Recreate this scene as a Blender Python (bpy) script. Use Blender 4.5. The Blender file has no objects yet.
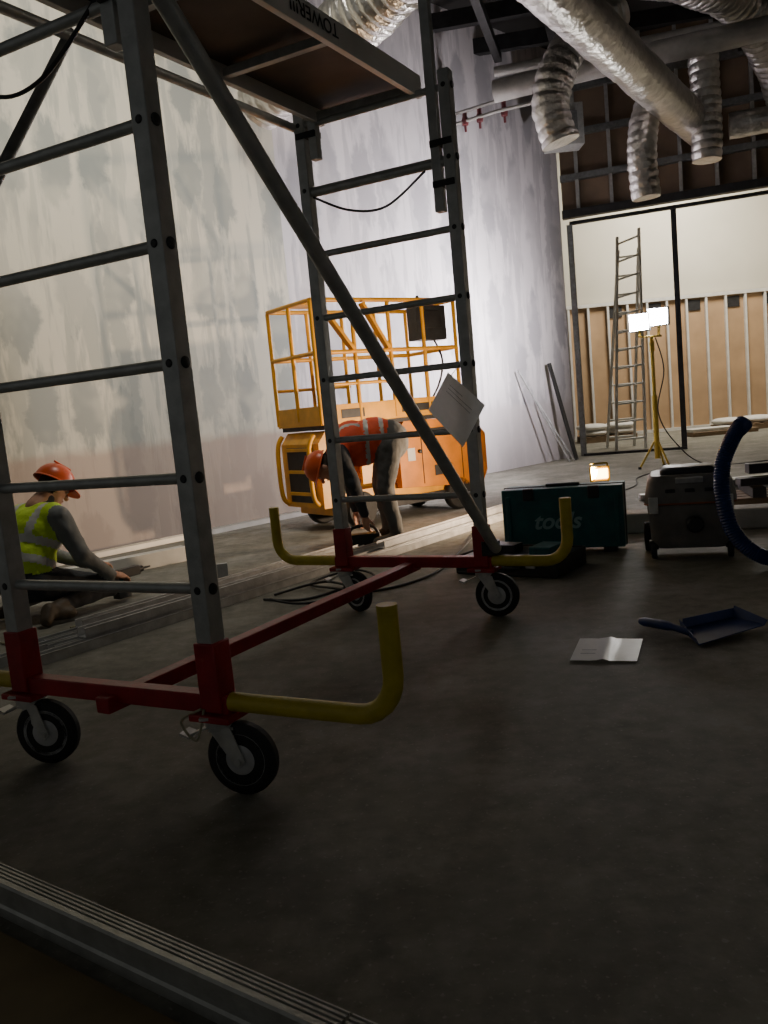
import bpy, bmesh, math, random
from mathutils import Vector as V, Matrix, noise as mnoise
random.seed(5)
SC=bpy.context.scene
COL=SC.collection

# ---------------------------------------------------------------- materials
def nt(name):
    m=bpy.data.materials.new(name); m.use_nodes=True
    t=m.node_tree; b=t.nodes['Principled BSDF']
    return m,t,b
def c4(c,k=1.0): return (min(c[0]*k,1),min(c[1]*k,1),min(c[2]*k,1),1)
def mat(name,col,rough=.6,metal=0.,var=.15,scale=9.,bump=0.,emit=None,es=0.,col2=None,bscale=None,dist=.02):
    m,t,b=nt(name)
    tc=t.nodes.new('ShaderNodeTexCoord'); n=t.nodes.new('ShaderNodeTexNoise')
    n.inputs['Scale'].default_value=scale; n.inputs['Detail'].default_value=5
    t.links.new(tc.outputs['Object'],n.inputs['Vector'])
    r=t.nodes.new('ShaderNodeValToRGB'); r.color_ramp.elements[0].position=.3; r.color_ramp.elements[1].position=.7
    r.color_ramp.elements[0].color=c4(col,1-var); r.color_ramp.elements[1].color=c4(col2) if col2 else c4(col,1+var)
    t.links.new(n.outputs['Fac'],r.inputs['Fac']); t.links.new(r.outputs['Color'],b.inputs['Base Color'])
    b.inputs['Roughness'].default_value=rough; b.inputs['Metallic'].default_value=metal
    if bump:
        n2=t.nodes.new('ShaderNodeTexNoise'); n2.inputs['Scale'].default_value=bscale or scale*4; n2.inputs['Detail'].default_value=4
        t.links.new(tc.outputs['Object'],n2.inputs['Vector'])
        bp=t.nodes.new('ShaderNodeBump'); bp.inputs['Strength'].default_value=bump; bp.inputs['Distance'].default_value=dist
        t.links.new(n2.outputs['Fac'],bp.inputs['Height']); t.links.new(bp.outputs['Normal'],b.inputs['Normal'])
    if emit:
        b.inputs['Emission Color'].default_value=(*emit,1); b.inputs['Emission Strength'].default_value=es
    return m
def wallmat(name,base,patch,low,jx,seed,contrast=1.0,joint=True,bx=2.1,bz=.95,rnd=.42):
    """plasterboard: filled screw lines in columns, taped joints and skim smudges. Object x = along wall, z = up"""
    m,t,b=nt(name); N=t.nodes.new; L=t.links.new
    tc=N('ShaderNodeTexCoord'); sep=N('ShaderNodeSeparateXYZ'); L(tc.outputs['Object'],sep.inputs[0])
    def mth(op,a,bb=None):
        k=N('ShaderNodeMath'); k.operation=op
        for i,q in enumerate((a,bb)):
            if q is None: continue
            if isinstance(q,(int,float)): k.inputs[i].default_value=q
            else: L(q,k.inputs[i])
        return k.outputs[0]
    def ramp(v,a,c):
        mr=N('ShaderNodeMapRange'); mr.interpolation_type='SMOOTHSTEP'; lo,hi=min(a,c),max(a,c)
        mr.inputs['From Min'].default_value=lo; mr.inputs['From Max'].default_value=hi; L(v,mr.inputs['Value'])
        o=mr.outputs[0]
        return o if a<c else mth('SUBTRACT',1.0,o)
    X=mth('ADD',sep.outputs[0],seed*3.1); Zz=sep.outputs[2]
    def noise2(sx,sz,detail=5,rough=.6):
        cb=N('ShaderNodeCombineXYZ'); L(mth('MULTIPLY',X,sx),cb.inputs[0]); L(mth('MULTIPLY',Zz,sz),cb.inputs[1])
        n=N('ShaderNodeTexNoise'); n.noise_dimensions='2D'; n.inputs['Scale'].default_value=1; n.inputs['Detail'].default_value=detail; n.inputs['Roughness'].default_value=rough
        L(cb.outputs[0],n.inputs['Vector']); return n.outputs['Fac']
    wob=noise2(2.5,3.5); fine=noise2(10,3)
    Xw=mth('ADD',X,mth('MULTIPLY',mth('SUBTRACT',wob,.5),.25)); Zw=mth('ADD',Zz,mth('MULTIPLY',mth('SUBTRACT',fine,.5),.6))
    cb=N('ShaderNodeCombineXYZ'); L(mth('MULTIPLY',Xw,bx),cb.inputs[0]); L(mth('MULTIPLY',Zw,bz),cb.inputs[1])
    vo=N('ShaderNodeTexVoronoi'); vo.voronoi_dimensions='2D'; vo.inputs['Scale'].default_value=1.0; vo.inputs['Randomness'].default_value=rnd; L(cb.outputs[0],vo.inputs['Vector'])
    blot=ramp(vo.outputs['Distance'],.41,.25)
    sel=ramp(noise2(.8,.9,3),.38,.50)
    fx=mth('ABSOLUTE',mth('SUBTRACT',mth('FRACT',mth('DIVIDE',mth('ADD',Xw,jx),1.2)),.5))
    tape=mth('MULTIPLY',ramp(fx,.12,.07),ramp(noise2(4,1.1),.40,.55))
    drag=mth('MULTIPLY',ramp(noise2(6.5,.8,4),.48,.60),.6)
    mask=mth('MAXIMUM',mth('MULTIPLY',blot,mth('ADD',mth('MULTIPLY',sel,.5),.5)),mth('MAXIMUM',mth('MULTIPLY',tape,.8),drag))
    def mix(a,c,f):
        q=N('ShaderNodeMix'); q.data_type='RGBA'
        for i,v in ((6,a),(7,c)):
            if isinstance(v,tuple): q.inputs[i].default_value=(*v,1)
            else: L(v,q.inputs[i])
        L(f,q.inputs[0])
        return q.outputs[2]
    col=mix(base,patch,mth('MULTIPLY',mask,contrast))
    col=mix(col,tuple(min(1,q*1.12) for q in base),mth('MULTIPLY',ramp(noise2(1.1,.7,4),.5,.68),.3))
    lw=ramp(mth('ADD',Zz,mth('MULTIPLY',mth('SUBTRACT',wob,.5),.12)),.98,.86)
    col=mix(col,low,mth('MULTIPLY',lw,.75))  # lower band: orange lamp glow and lift shadow put into the board colour
    if joint:
        fj=mth('ABSOLUTE',mth('SUBTRACT',mth('FRACT',mth('DIVIDE',mth('ADD',sep.outputs[0],jx),3.6)),.5))
        col=mix(col,(.03,.03,.03),ramp(fj,.0036,.0022))
    L(col,b.inputs['Base Color']); b.inputs['Roughness'].default_value=.85
    bp=N('ShaderNodeBump'); bp.inputs['Strength'].default_value=.12; bp.inputs['Distance'].default_value=.01; L(mask,bp.inputs['Height']); L(bp.outputs['Normal'],b.inputs['Normal'])
    return m

def floormat():
    m,t,b=nt('concrete_floor'); N=t.nodes.new; L=t.links.new
    tc=N('ShaderNodeTexCoord')
    n1=N('ShaderNodeTexNoise'); n1.inputs['Scale'].default_value=.9; n1.inputs['Detail'].default_value=8; n1.inputs['Roughness'].default_value=.65
    n2=N('ShaderNodeTexNoise'); n2.inputs['Scale'].default_value=14; n2.inputs['Detail'].default_value=6
    n3=N('ShaderNodeTexNoise'); n3.inputs['Scale'].default_value=70; n3.inputs['Detail'].default_value=3
    n4=N('ShaderNodeTexNoise'); n4.inputs['Scale'].default_value=2.6; n4.inputs['Detail'].default_value=6; n4.inputs['Roughness'].default_value=.7
    for n in (n1,n2,n3,n4): L(tc.outputs['Object'],n.inputs['Vector'])
    mx=N('ShaderNodeMix'); mx.data_type='FLOAT'; mx.inputs[0].default_value=.4; L(n1.outputs['Fac'],mx.inputs[2]); L(n2.outputs['Fac'],mx.inputs[3])
    r=N('ShaderNodeValToRGB'); e=r.color_ramp.elements; e[0].position=.36; e[0].color=(.105,.101,.080,1); e[1].position=.64; e[1].color=(.24,.232,.192,1)
    L(mx.outputs[0],r.inputs['Fac'])
    sp_=N('ShaderNodeMapRange'); sp_.inputs['From Min'].default_value=.62; sp_.inputs['From Max'].default_value=.70; L(n3.outputs['Fac'],sp_.inputs['Value'])
    du=N('ShaderNodeMapRange'); du.inputs['From Min'].default_value=.48; du.inputs['From Max'].default_value=.66; du.inputs['To Max'].default_value=.5; L(n4.outputs['Fac'],du.inputs['Value'])
    ad=N('ShaderNodeMath'); ad.operation='MULTIPLY_ADD'; L(sp_.outputs[0],ad.inputs[0]); ad.inputs[1].default_value=.5; L(du.outputs[0],ad.inputs[2])
    m2=N('ShaderNodeMix'); m2.data_type='RGBA'; L(ad.outputs[0],m2.inputs[0]); L(r.outputs['Color'],m2.inputs[6]); m2.inputs[7].default_value=(.37,.355,.31,1)
    L(m2.outputs[2],b.inputs['Base Color'])
    rr=N('ShaderNodeMapRange'); rr.inputs['To Min'].default_value=.6; rr.inputs['To Max'].default_value=.9; L(n1.outputs['Fac'],rr.inputs['Value']); L(rr.outputs[0],b.inputs['Roughness'])
    bp=N('ShaderNodeBump'); bp.inputs['Strength'].default_value=.25; bp.inputs['Distance'].default_value=.01; L(n2.outputs['Fac'],bp.inputs['Height']); L(bp.outputs['Normal'],b.inputs['Normal'])
    return m
def papermat():
    m,t,b=nt('paper'); tr=t.nodes.new('ShaderNodeBsdfTranslucent'); mx=t.nodes.new('ShaderNodeMixShader'); o=t.nodes['Material Output']
    n=t.nodes.new('ShaderNodeTexNoise'); n.inputs['Scale'].default_value=12; r=t.nodes.new('ShaderNodeValToRGB')
    r.color_ramp.elements[0].color=(.78,.79,.8,1); r.color_ramp.elements[1].color=(.9,.91,.92,1); t.links.new(n.outputs['Fac'],r.inputs['Fac']); t.links.new(r.outputs[0],b.inputs['Base Color']); t.links.new(r.outputs[0],tr.inputs[0])
    b.inputs['Roughness'].default_value=.3; mx.inputs[0].default_value=.3
    t.links.new(b.outputs[0],mx.inputs[1]); t.links.new(tr.outputs[0],mx.inputs[2]); t.links.new(mx.outputs[0],o.inputs[0]); return m
M={}
M['alu']=mat('aluminium',(.44,.45,.44),.42,.4,.15,20,.1)
M['aludark']=mat('aluminium_dull',(.22,.23,.23),.5,.6,.2,20,.1)
M['edge']=mat('aluminium_edge',(.46,.46,.43),.38,.4,.15,20,.1)
M['galv']=mat('galvanised_steel',(.55,.56,.57),.38,.6,.2,12,.1)
M['stud']=mat('steel_stud_bright',(.72,.71,.68),.45,.3,.1,6)
M['red']=mat('red_paint',(.34,.012,.018),.45,0,.25,14,.1)
M['yel']=mat('yellow_paint',(.50,.40,.025),.45,0,.2,14,.1)
M['rubber']=mat('black_rubber',(.018,.018,.018),.7,0,.3,20,.1)
M['blackp']=mat('black_plastic',(.02,.021,.023),.45,0,.3,20)
M['zinc']=mat('zinc_steel',(.55,.55,.53),.4,.5,.2,16)
M['hub']=mat('grey_hub',(.5,.5,.5),.5,.2,.2,16)
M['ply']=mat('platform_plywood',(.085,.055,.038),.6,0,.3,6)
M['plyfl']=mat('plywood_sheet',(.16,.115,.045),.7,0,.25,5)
M['lifty']=mat('lift_yellow_paint',(.72,.34,.012),.42,0,.2,7)
M['lifto']=mat('lift_orange_paint',(.60,.20,.008),.45,0,.22,5)
M['dark']=mat('dark_steel',(.035,.035,.037),.5,.5,.3,10)
M['white']=mat('white_label',(.6,.6,.57),.6,0,.05,10)
M['paper']=papermat()
M['print']=mat('printed_ink',(.25,.27,.32),.6,0,.1,8)
M['foil']=mat('aluminium_foil_duct',(.66,.64,.61),.28,.85,.2,9,.7,bscale=18,dist=.025)
M['pipe']=mat('insulated_pipe',(.40,.39,.37),.5,.3,.15,8,.2)
M['kerb']=mat('concrete_kerb',(.42,.41,.38),.8,0,.15,8,.2)
M['redpipe']=mat('red_sprinkler_pipe',(.16,.04,.045),.5,0,.2,8)
M['teal']=mat('teal_plastic',(.014,.11,.12),.5,0,.2,12)
M['tealtxt']=mat('pale_teal_print',(.25,.42,.43),.5,0,.1,12)
M['blue']=mat('blue_plastic',(.014,.038,.16),.4,0,.2,12)
M['vac']=mat('vacuum_grey_plastic',(.17,.16,.148),.5,0,.2,12)
M['orangep']=mat('orange_trim',(.3,.09,.03),.5,0,.2,12)
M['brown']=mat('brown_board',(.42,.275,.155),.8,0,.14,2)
M['browndk']=mat('brown_board_dark',(.19,.135,.09),.8,0,.25,2)
M['ceil']=mat('dark_soffit',(.03,.028,.027),.8,0,.3,2)
M['timber']=mat('timber',(.24,.16,.09),.7,0,.2,6)
M['bag']=mat('plaster_bag',(.7,.68,.64),.7,0,.1,8,.4)
M['cable']=mat('cable_black',(.015,.015,.016),.5,0,.2,20)
M['rope']=mat('rope',(.35,.33,.22),.8,0,.2,30)
M['hiyel']=mat('hi_vis_yellow',(.50,.72,.04),.7,0,.2,9,.5,bscale=14)
M['hior']=mat('hi_vis_orange',(.95,.10,.03),.7,0,.2,9,.5,bscale=14)
M['refl']=mat('reflective_tape',(.55,.55,.53),.4,.2,.08,12)
M['navy']=mat('dark_workwear',(.03,.033,.04),.85,0,.3,9,.4,bscale=14)
M['greyw']=mat('grey_workwear',(.12,.12,.115),.85,0,.25,9,.4,bscale=14)
M['greysl']=mat('grey_sleeve',(.17,.18,.18),.85,0,.2,9,.4,bscale=14)
M['boot']=mat('boot_leather',(.07,.05,.03),.6,0,.3,12)
M['skin']=mat('skin',(.5,.27,.18),.5,0,.08,14)
M['hair']=mat('hair',(.03,.02,.012),.7,0,.3,60,.5)
M['helmet']=mat('orange_helmet',(.68,.10,.02),.35,0,.08,6)
M['eye']=mat('eye_white',(.7,.7,.68),.2)
M['lip']=mat('lip',(.38,.13,.10),.5)
M['lampy']=mat('lamp_yellow_paint',(.6,.42,.04),.4,0,.1,10)
M['lampglass']=mat('lamp_glass_lit',(1,1,1),.3,0,0,5,emit=(1,.97,.93),es=130)
M['bulb']=mat('bulb_lit',(1,.8,.5),.3,0,0,5,emit=(1,.52,.18),es=24)
M['floor']=floormat()
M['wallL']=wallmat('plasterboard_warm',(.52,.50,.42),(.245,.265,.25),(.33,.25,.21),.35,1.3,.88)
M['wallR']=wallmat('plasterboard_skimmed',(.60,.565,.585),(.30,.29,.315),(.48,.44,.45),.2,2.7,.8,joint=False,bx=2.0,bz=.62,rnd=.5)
M['whitewall']=mat('white_board',(.56,.53,.45),.85,0,.06,1)

# ---------------------------------------------------------------- builder
class B:
    def __init__(s): s.v=[];s.f=[];s.m=[];s.mats=[];s.T=Matrix()
    def mi(s,m):
        m=M[m]
        if m not in s.mats: s.mats.append(m)
        return s.mats.index(m)
    def add(s,vs,fs,m):
        o=len(s.v); k=s.mi(m)
        s.v+= [s.T@V(p) for p in vs]
        for f in fs: s.f.append([i+o for i in f]); s.m.append(k)
    def box(s,c,sz,m,R=None):
        c=V(c); x,y,z=[q/2 for q in sz]
        P=[V((a,b,d)) for a in(-x,x) for b in(-y,y) for d in(-z,z)]
        if R is not None: P=[R@p for p in P]
        s.add([p+c for p in P],[(0,1,3,2),(4,6,7,5),(0,4,5,1),(2,3,7,6),(0,2,6,4),(1,5,7,3)],m)
    def beam(s,p0,p1,w,h,m,up=(0,0,1)):
        p0=V(p0);p1=V(p1);d=(p1-p0); L=d.length; d.normalize()
        up=V(up); sx=d.cross(up)
        if sx.length<1e-4: sx=d.cross(V((1,0,0)))
        sx.normalize(); uz=sx.cross(d).normalized()
        R=Matrix((sx,d,uz)).transposed()
        s.box((p0+p1)/2,(w,L,h),m,R)
    def tube(s,pts,r,m,n=10):
        pts=[V(p) for p in pts]; N=len(pts)
        rs=r if isinstance(r,(list,tuple)) else [r]*N
        T=[]
        for i in range(N):
            a=pts[max(i-1,0)];b=pts[min(i+1,N-1)]; T.append((b-a).normalized())
        u=T[0].cross(V((0,0,1)))
        if u.length<1e-3: u=T[0].cross(V((1,0,0)))
        u.normalize(); vs=[]
        for i in range(N):
            u=(u-T[i]*u.dot(T[i]))
            u.normalize(); w=T[i].cross(u)
            for k in range(n):
                a=2*math.pi*k/n; vs.append(pts[i]+(u*math.cos(a)+w*math.sin(a))*rs[i])
        fs=[]
        for i in range(N-1):
            for k in range(n):
                k2=(k+1)%n; fs.append((i*n+k,i*n+k2,(i+1)*n+k2,(i+1)*n+k))
        fs.append(tuple(range(n))[::-1]); fs.append(tuple((N-1)*n+k for k in range(n)))
        s.add(vs,fs,m)
    def lathe(s,c,ax,prof,m,n=28):
        c=V(c);ax=V(ax).normalized(); u=ax.cross(V((0,0,1)))
        if u.length<1e-3: u=V((1,0,0))
        u.normalize(); w=ax.cross(u); vs=[];fs=[]
        for (r,d) in prof:
            for k in range(n):
                a=2*math.pi*k/n; vs.append(c+ax*d+(u*math.cos(a)+w*math.sin(a))*max(r,1e-4))
        for i in range(len(prof)-1):
            for k in range(n):
                k2=(k+1)%n; fs.append((i*n+k,i*n+k2,(i+1)*n+k2,(i+1)*n+k))
        fs.append(tuple(range(n))[::-1]); fs.append(tuple((len(prof)-1)*n+k for k in range(n)))
        s.add(vs,fs,m)
    def prism(s,poly,t,m):
        n=len(poly); t=V(t); P=[V(p) for p in poly]
        s.add(P+[p+t for p in P],[tuple(range(n))[::-1],tuple(range(n,2*n))]+[(i,(i+1)%n,(i+1)%n+n,i+n) for i in range(n)],m)
    def build(s,name,parent=None,bevel=0,smooth=True,origin=None):
        me=bpy.data.meshes.new(name)
        if origin is None:
            lo=[min(p[i] for p in s.v) for i in range(3)];hi=[max(p[i] for p in s.v) for i in range(3)]
            origin=V(((lo[0]+hi[0])/2,(lo[1]+hi[1])/2,lo[2]))
        me.from_pydata([p-origin for p in s.v],[],s.f)
        for m in s.mats: me.materials.append(m)
        for p,k in zip(me.polygons,s.m): p.material_index=k
        bm=bmesh.new(); bm.from_mesh(me); bmesh.ops.recalc_face_normals(bm,faces=bm.faces)
        if smooth:
            for f in bm.faces: f.smooth=True
            for e in bm.edges:
                if len(e.link_faces)==2 and e.calc_face_angle(0)>math.radians(38): e.smooth=False
        bm.to_mesh(me); bm.free()
        o=bpy.data.objects.new(name,me); COL.objects.link(o)
        if parent: o.parent=parent; o.location=origin-parent.location
        else: o.location=origin
        if bevel:
            bv=o.modifiers.new('bevel','BEVEL'); bv.width=bevel; bv.segments=2; bv.limit_method='ANGLE'; bv.angle_limit=math.radians(50)
        return o
def empty(name,loc):
    e=bpy.data.objects.new(name,None); e.empty_display_size=.2; COL.objects.link(e); e.location=loc; return e
def smoothpath(pts,n=8):
    pts=[V(p) for p in pts]; out=[]
    for i in range(len(pts)-1):
        p0=pts[max(i-1,0)];p1=pts[i];p2=pts[i+1];p3=pts[min(i+2,len(pts)-1)]
        for k in range(n):
            t=k/n; out.append(.5*((2*p1)+(-p0+p2)*t+(2*p0-5*p1+4*p2-p3)*t*t+(-p0+3*p1-3*p2+p3)*t*t*t))
    out.append(pts[-1]); return out
def xyframe(o,u):
    u=V((u[0],u[1],0)).normalized(); v=V((-u.y,u.x,0))
    return Matrix(((u.x,v.x,0,o[0]),(u.y,v.y,0,o[1]),(0,0,1,o[2]),(0,0,0,1)))

# ---------------------------------------------------------------- camera
r=math.radians(5.4);p=math.radians(7.1); sp,cp=math.sin(p),math.cos(p); sr,cr=math.sin(r),math.cos(r)
R0=V((1,0,0));U0=V((0,sp,cp));F0=V((0,cp,-sp))
rt=R0*cr-U0*sr; up=R0*sr+U0*cr; bk=-F0
cam=bpy.data.cameras.new('camera'); co=bpy.data.objects.new('camera',cam); COL.objects.link(co)
co.matrix_world=Matrix(((rt.x,up.x,bk.x,0),(rt.y,up.y,bk.y,0),(rt.z,up.z,bk.z,1.05),(0,0,0,1)))
cam.sensor_fit='VERTICAL'; cam.sensor_height=36; cam.lens=29.0; cam.clip_start=.05
SC.camera=co

# ---------------------------------------------------------------- room
def wall(name,p0,p1,z0,z1,m,th=.12,side=1):
    p0=V((*p0,0));p1=V((*p1,0)); L=(p1-p0).length; me=B()
    me.box((L/2,side*th/2,(z0+z1)/2),(L,th,z1-z0),m)
    o=me.build(name,origin=V((0,0,0)),smooth=False)
    d=(p1-p0).normalized(); o.rotation_euler=(0,0,math.atan2(d.y,d.x)); o.location=p0; return o
fl=B(); fl.box((2,8,-.1),(20,26,.2),'floor'); fl.build('floor',origin=V((0,0,0)),smooth=False)
wall('wall_left',(-5.5,4.6),(-.83,9.47),0,6.2,'wallL')
wall('wall_right',(-.83,9.47),(3.17,13.3),0,6.2,'wallR')
wall('wall_far',(1.5,18),(12,18),0,6.2,'whitewall')
wall('wall_side',(9.3,18),(9.3,-2),0,6.2,'whitewall')
ce=B(); ce.box((2,8,6.3),(20,26,.2),'ceil'); ce.build('ceiling',smooth=False)
D=V((.945,-.327,0)).normalized(); W0=V((3.20,13.28,0)); Wn=V((.327,.945,0)).normalized()
def wp(s,z,off=0): q=W0+D*s+Wn*off; return V((q.x,q.y,z))
wb=B()
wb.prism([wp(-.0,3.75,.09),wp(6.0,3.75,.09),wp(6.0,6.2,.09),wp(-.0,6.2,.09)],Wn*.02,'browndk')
for k in range(12):
    s=.25+k*.5; wb.beam(wp(s,3.72,.02),wp(s,6.2,.02),.05,.09,'alu',up=Wn)
for z in (4.3,4.95,5.6): wb.beam(wp(0,z,.0),wp(6.0,z,.0),.10,.09,'aludark')
wb.beam(wp(0,3.76,0),wp(6,3.76,0),.14,.12,'dark')
wb.build('wall_back',smooth=False)
fr=B()
fr.beam(wp(.10,0,-.02),wp(.10,3.60,-.02),.09,.06,'aludark',up=Wn)
fr.beam(wp(1.62,0,-.02),wp(1.62,3.60,-.02),.08,.06,'dark',up=Wn)
fr.beam(wp(4.0,0,-.02),wp(4.0,3.60,-.02),.08,.06,'dark',up=Wn)
fr.beam(wp(.1,.02,-.02),wp(1.66,.02,-.02),.09,.04,'dark')
fr.beam(wp(.1,3.62,-.02),wp(4.0,3.62,-.02),.08,.05,'dark')
fr.build('door_1',bevel=.004)
sw=B()
sw.box((6.8,17.96,1.4),(9.5,.03,2.8),'brown')
for k in range(24):
    sw.beam((2.2+k*.42,17.9,0),(2.2+k*.42,17.9,2.8),.045,.07,'stud',up=(0,1,0))
sw.beam((2.1,17.9,2.8),(11.5,17.9,2.8),.09,.07,'stud'); sw.beam((2.1,17.9,.03),(11.5,17.9,.03),.09,.06,'stud')
for k in range(5): sw.box((5.3+.42*k*2.0,17.93,2.62),(.3,.03,.22),'dark')
sw.build('stud_partition',smooth=False)
# ---------------------------------------------------------------- ceiling services
def duct(name,pts,rad,m='foil',ridge=.075,pitch=.10,n=24,crumple=.05,step=6):
    path=smoothpath(pts,10); L=[0]
    for i in range(1,len(path)): L.append(L[-1]+(path[i]-path[i-1]).length)
    tot=L[-1]; cnt=max(int(tot/pitch*step),4); P=[];Rr=[]
    j=0
    for k in range(cnt+1):
        s=tot*k/cnt
        while j<len(L)-2 and L[j+1]<s: j+=1
        t=(s-L[j])/max(L[j+1]-L[j],1e-6); P.append(path[j].lerp(path[j+1],t))
        ph=abs(math.sin(math.pi*s/pitch))
        Rr.append(rad*(1-ridge*(1-ph**.6)*(.8+.6*mnoise.noise(V((s*3,2,rad*5))))+ .06*mnoise.noise(V((s*2.2,rad*9,len(pts))))))
    b=B(); b.tube(P,Rr,m,n)
    b.v=[v+V((mnoise.noise(v*7),mnoise.noise(v*7+V((9,0,0))),mnoise.noise(v*7+V((0,9,0)))))*rad*crumple for v in b.v]
    b.build(name)
duct('air_duct',[(.9,5.9,4.25),(1.82,7.15,4.22),(3.2,9.15,4.2),(4.55,11.1,4.2)],.215,ridge=.03,pitch=.16,crumple=.03)
duct('flexible_duct',[(2.95,9.3,4.95),(2.55,9.1,4.75),(2.25,9,4.4),(2.12,9,4.0),(2.2,9,3.62)],.20,ridge=.13)
duct('flexible_duct',[(3.75,10.3,4.55),(3.5,10.1,4.2),(3.38,10,3.75),(3.4,10,3.2)],.17,ridge=.12)
duct('flexible_duct',[(4.34,10.5,5.0),(4.36,10.5,4.4),(4.34,10.5,3.68)],.18,ridge=.12)
duct('flexible_duct',[(3.0,8.9,5.2),(3.9,9.5,5.3),(4.7,10.1,5.2),(5.3,10.7,4.85),(5.6,11.0,4.5)],.25,ridge=.12)
duct('flexible_duct',[(.95,6.6,4.9),(.55,7.1,4.5),(-.1,7.9,4.35),(-.85,8.75,4.2)],.27,ridge=.12)
duct('air_duct',[(4.85,11.0,4.2),(5.4,10.82,4.2),(8.5,9.9,4.2)],.16,ridge=.03,pitch=.2,crumple=.03)
b=B()
b.tube([(1.85,10.75,4.8),(3.02,10.25,4.8),(4.8,9.66,4.82),(8,8.7,4.82)],.13,'pipe',16)
b.tube([(1.9,10.95,5.1),(8,9.2,5.1)],.06,'pipe',12)
b.build('insulated_pipe')
b=B()
for dz,dx in ((0,0),(-.12,.02)):
    b.tube([(1.30+dx,11.45,4.78+dz),(1.9+dx,11.1,4.80+dz),(2.6+dx,10.85,4.82+dz)],.022,'pipe',10)
for t in (.2,.35,.6): 
    x=1.3+t*1.2; y=11.45-t*.55; b.lathe((x,y,4.68),(0,0,1),[(.04,-.06),(.05,0),(.03,.05),(.03,.12)],'redpipe',12); b.tube([(x,y,4.66),(x,y,4.54)],.016,'redpipe',8)
b.build('sprinkler_pipe')
b=B()
for (p0,p1) in (((.6,6.4,5.25),(1.95,10.9,5.25)),((1.1,6.2,5.45),(3.2,12.6,5.45)),((2.4,6,5.6),(5.6,12.2,5.6)),((4.2,6,5.6),(7.4,12,5.6))):
    b.beam(p0,p1,.09,.12,'dark')
for k in range(6): b.beam((-.2+k*.35,7.6+k*.9,5.85),(8.5,5.2+k*1.15,5.85),.1,.2,'dark')
for k in range(9): b.tube([(1.0+k*.5,7.5+k*.45,5.45),(1.0+k*.5,7.5+k*.45,6.2)],.008,'zinc',6)
b.build('steel_support_frame')
b=B(); b.box((3.0,12.1,4.7),(.5,.35,.55),'alu'); b.box((3.0,11.9,4.7),(.3,.08,.3),'aludark'); b.tube([(3,12.1,4.97),(3,12.1,5.2)],.01,'zinc',6); b.build('fan_coil_unit',bevel=.01)

# ---------------------------------------------------------------- scaffold tower
A_=V((-.52,2.27,0));wv=V((.885,-.465,0));Bp=A_-wv*.79;Cp=V((.46,3.95,0));Dp=Cp-wv*.78
lv=(Cp-A_).normalized(); Z=V((0,0,1))
def at(p,z): return V((p.x,p.y,z))
tw=empty('scaffold_tower',(0,3.3,0))
b=B()
def frame(P,Q,ztop):
    for q in (P,Q): b.beam(at(q,.27),at(q,ztop),.06,.055,'alu',up=wv)
    z=.6
    while z<ztop-.02:
        b.tube([at(Q,z),at(P,z)],.0165,'alu',10)
        for q,sg in ((P,1),(Q,-1)):
            b.lathe(at(q,z)+wv*sg*.026,wv*sg,[(.017,0),(.017,.008),(.012,.01)],'blackp',12)
            b.lathe(at(q,z)-lv*.026,-lv,[(.012,0),(.012,.007)],'blackp',12)
        z+=.312
frame(A_,Bp,2.52); frame(Cp,Dp,2.54)
b.build('ladder_frames',tw,bevel=.004)
b=B()
for P,Q,L in ((A_,Bp,.57),(Cp,Dp,.42)):
    b.beam(at(Q,.27)-wv*.05,at(P,.27)+wv*.05,.05,.055,'red')
    for q in (P,Q):
        b.beam(at(q,.25),at(q,.45),.074,.072,'red',up=wv)
        b.beam(at(q,.235)-wv*.07,at(q,.235)+wv*.07,.11,.02,'red')
ma=(A_+Bp)/2; mc=(Cp+Dp)/2
b.beam(at(ma,.245)-lv*.06,at(mc,.245)+lv*.05,.055,.05,'red')
b.build('base_frame',tw,bevel=.004)
b=B()
for P,L,sg in ((A_,.57,1),(Bp,.57,-1),(Cp,.42,1),(Dp,.42,-1)):
    path=[at(P,.275)+wv*sg*.05]; rb=.11
    path.append(at(P,.275)+wv*sg*(L-rb))
    for k in range(1,7):
        a=math.pi/2*k/6; path.append(at(P,.275+rb*(1-math.cos(a)))+wv*sg*(L-rb+rb*math.sin(a)))
    path.append(at(P,.57)+wv*sg*L)
    b.tube(path,.027,'yel',14)
b.build('stabiliser_arms',tw)
b=B()
def caster(P,dirv,ax):
    dirv=V(dirv).normalized();ax=V(ax).normalized()
    c=at(P,.108)+dirv*.06
    b.lathe(at(P,.205),(0,0,1),[(.045,0),(.045,.022),(.03,.03)],'zinc',18)
    b.box(at(P,.238),(.1,.1,.008),'zinc')
    for s in (-1,1):
        o=ax*s*.028
        pl=[at(P,.205)+o-dirv*.03,at(P,.205)+o+dirv*.045,c+o+dirv*.022,c+o-Z*.02,c+o-dirv*.022]
        b.prism(pl,ax*s*.004,'zinc')
    b.box(at(P,.2)+dirv*.005,(.07,.07,.008),'zinc')
    b.lathe(c-ax*.02,ax,[(.075,0),(.099,.003),(.107,.010),(.107,.030),(.099,.037),(.075,.04)],'rubber',36)
    b.lathe(c-ax*.021,ax,[(.02,-.004),(.035,-.004),(.05,.004),(.066,.001),(.076,.001),(.076,.041),(.066,.041),(.05,.038),(.035,.046),(.02,.046)],'hub',36)
    b.lathe(c-ax*.04,ax,[(.010,0),(.010,.08)],'zinc',10)
    b.beam(at(P,.20)-dirv*.03,at(P,.165)-dirv*.11,.035,.006,'zinc')
    b.beam(at(P,.165)-dirv*.10,at(P,.175)-dirv*.13,.05,.008,'zinc')
caster(A_,(.93,-.36,0),(-.30,-.95,0)); caster(Bp,(.90,-.40,0),(-.15,-.98,0))
caster(Cp,(.5,-.3,0),(-.35,-.94,0)); caster(Dp,(.9,-.5,0),(-.75,-.66,0))
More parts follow.
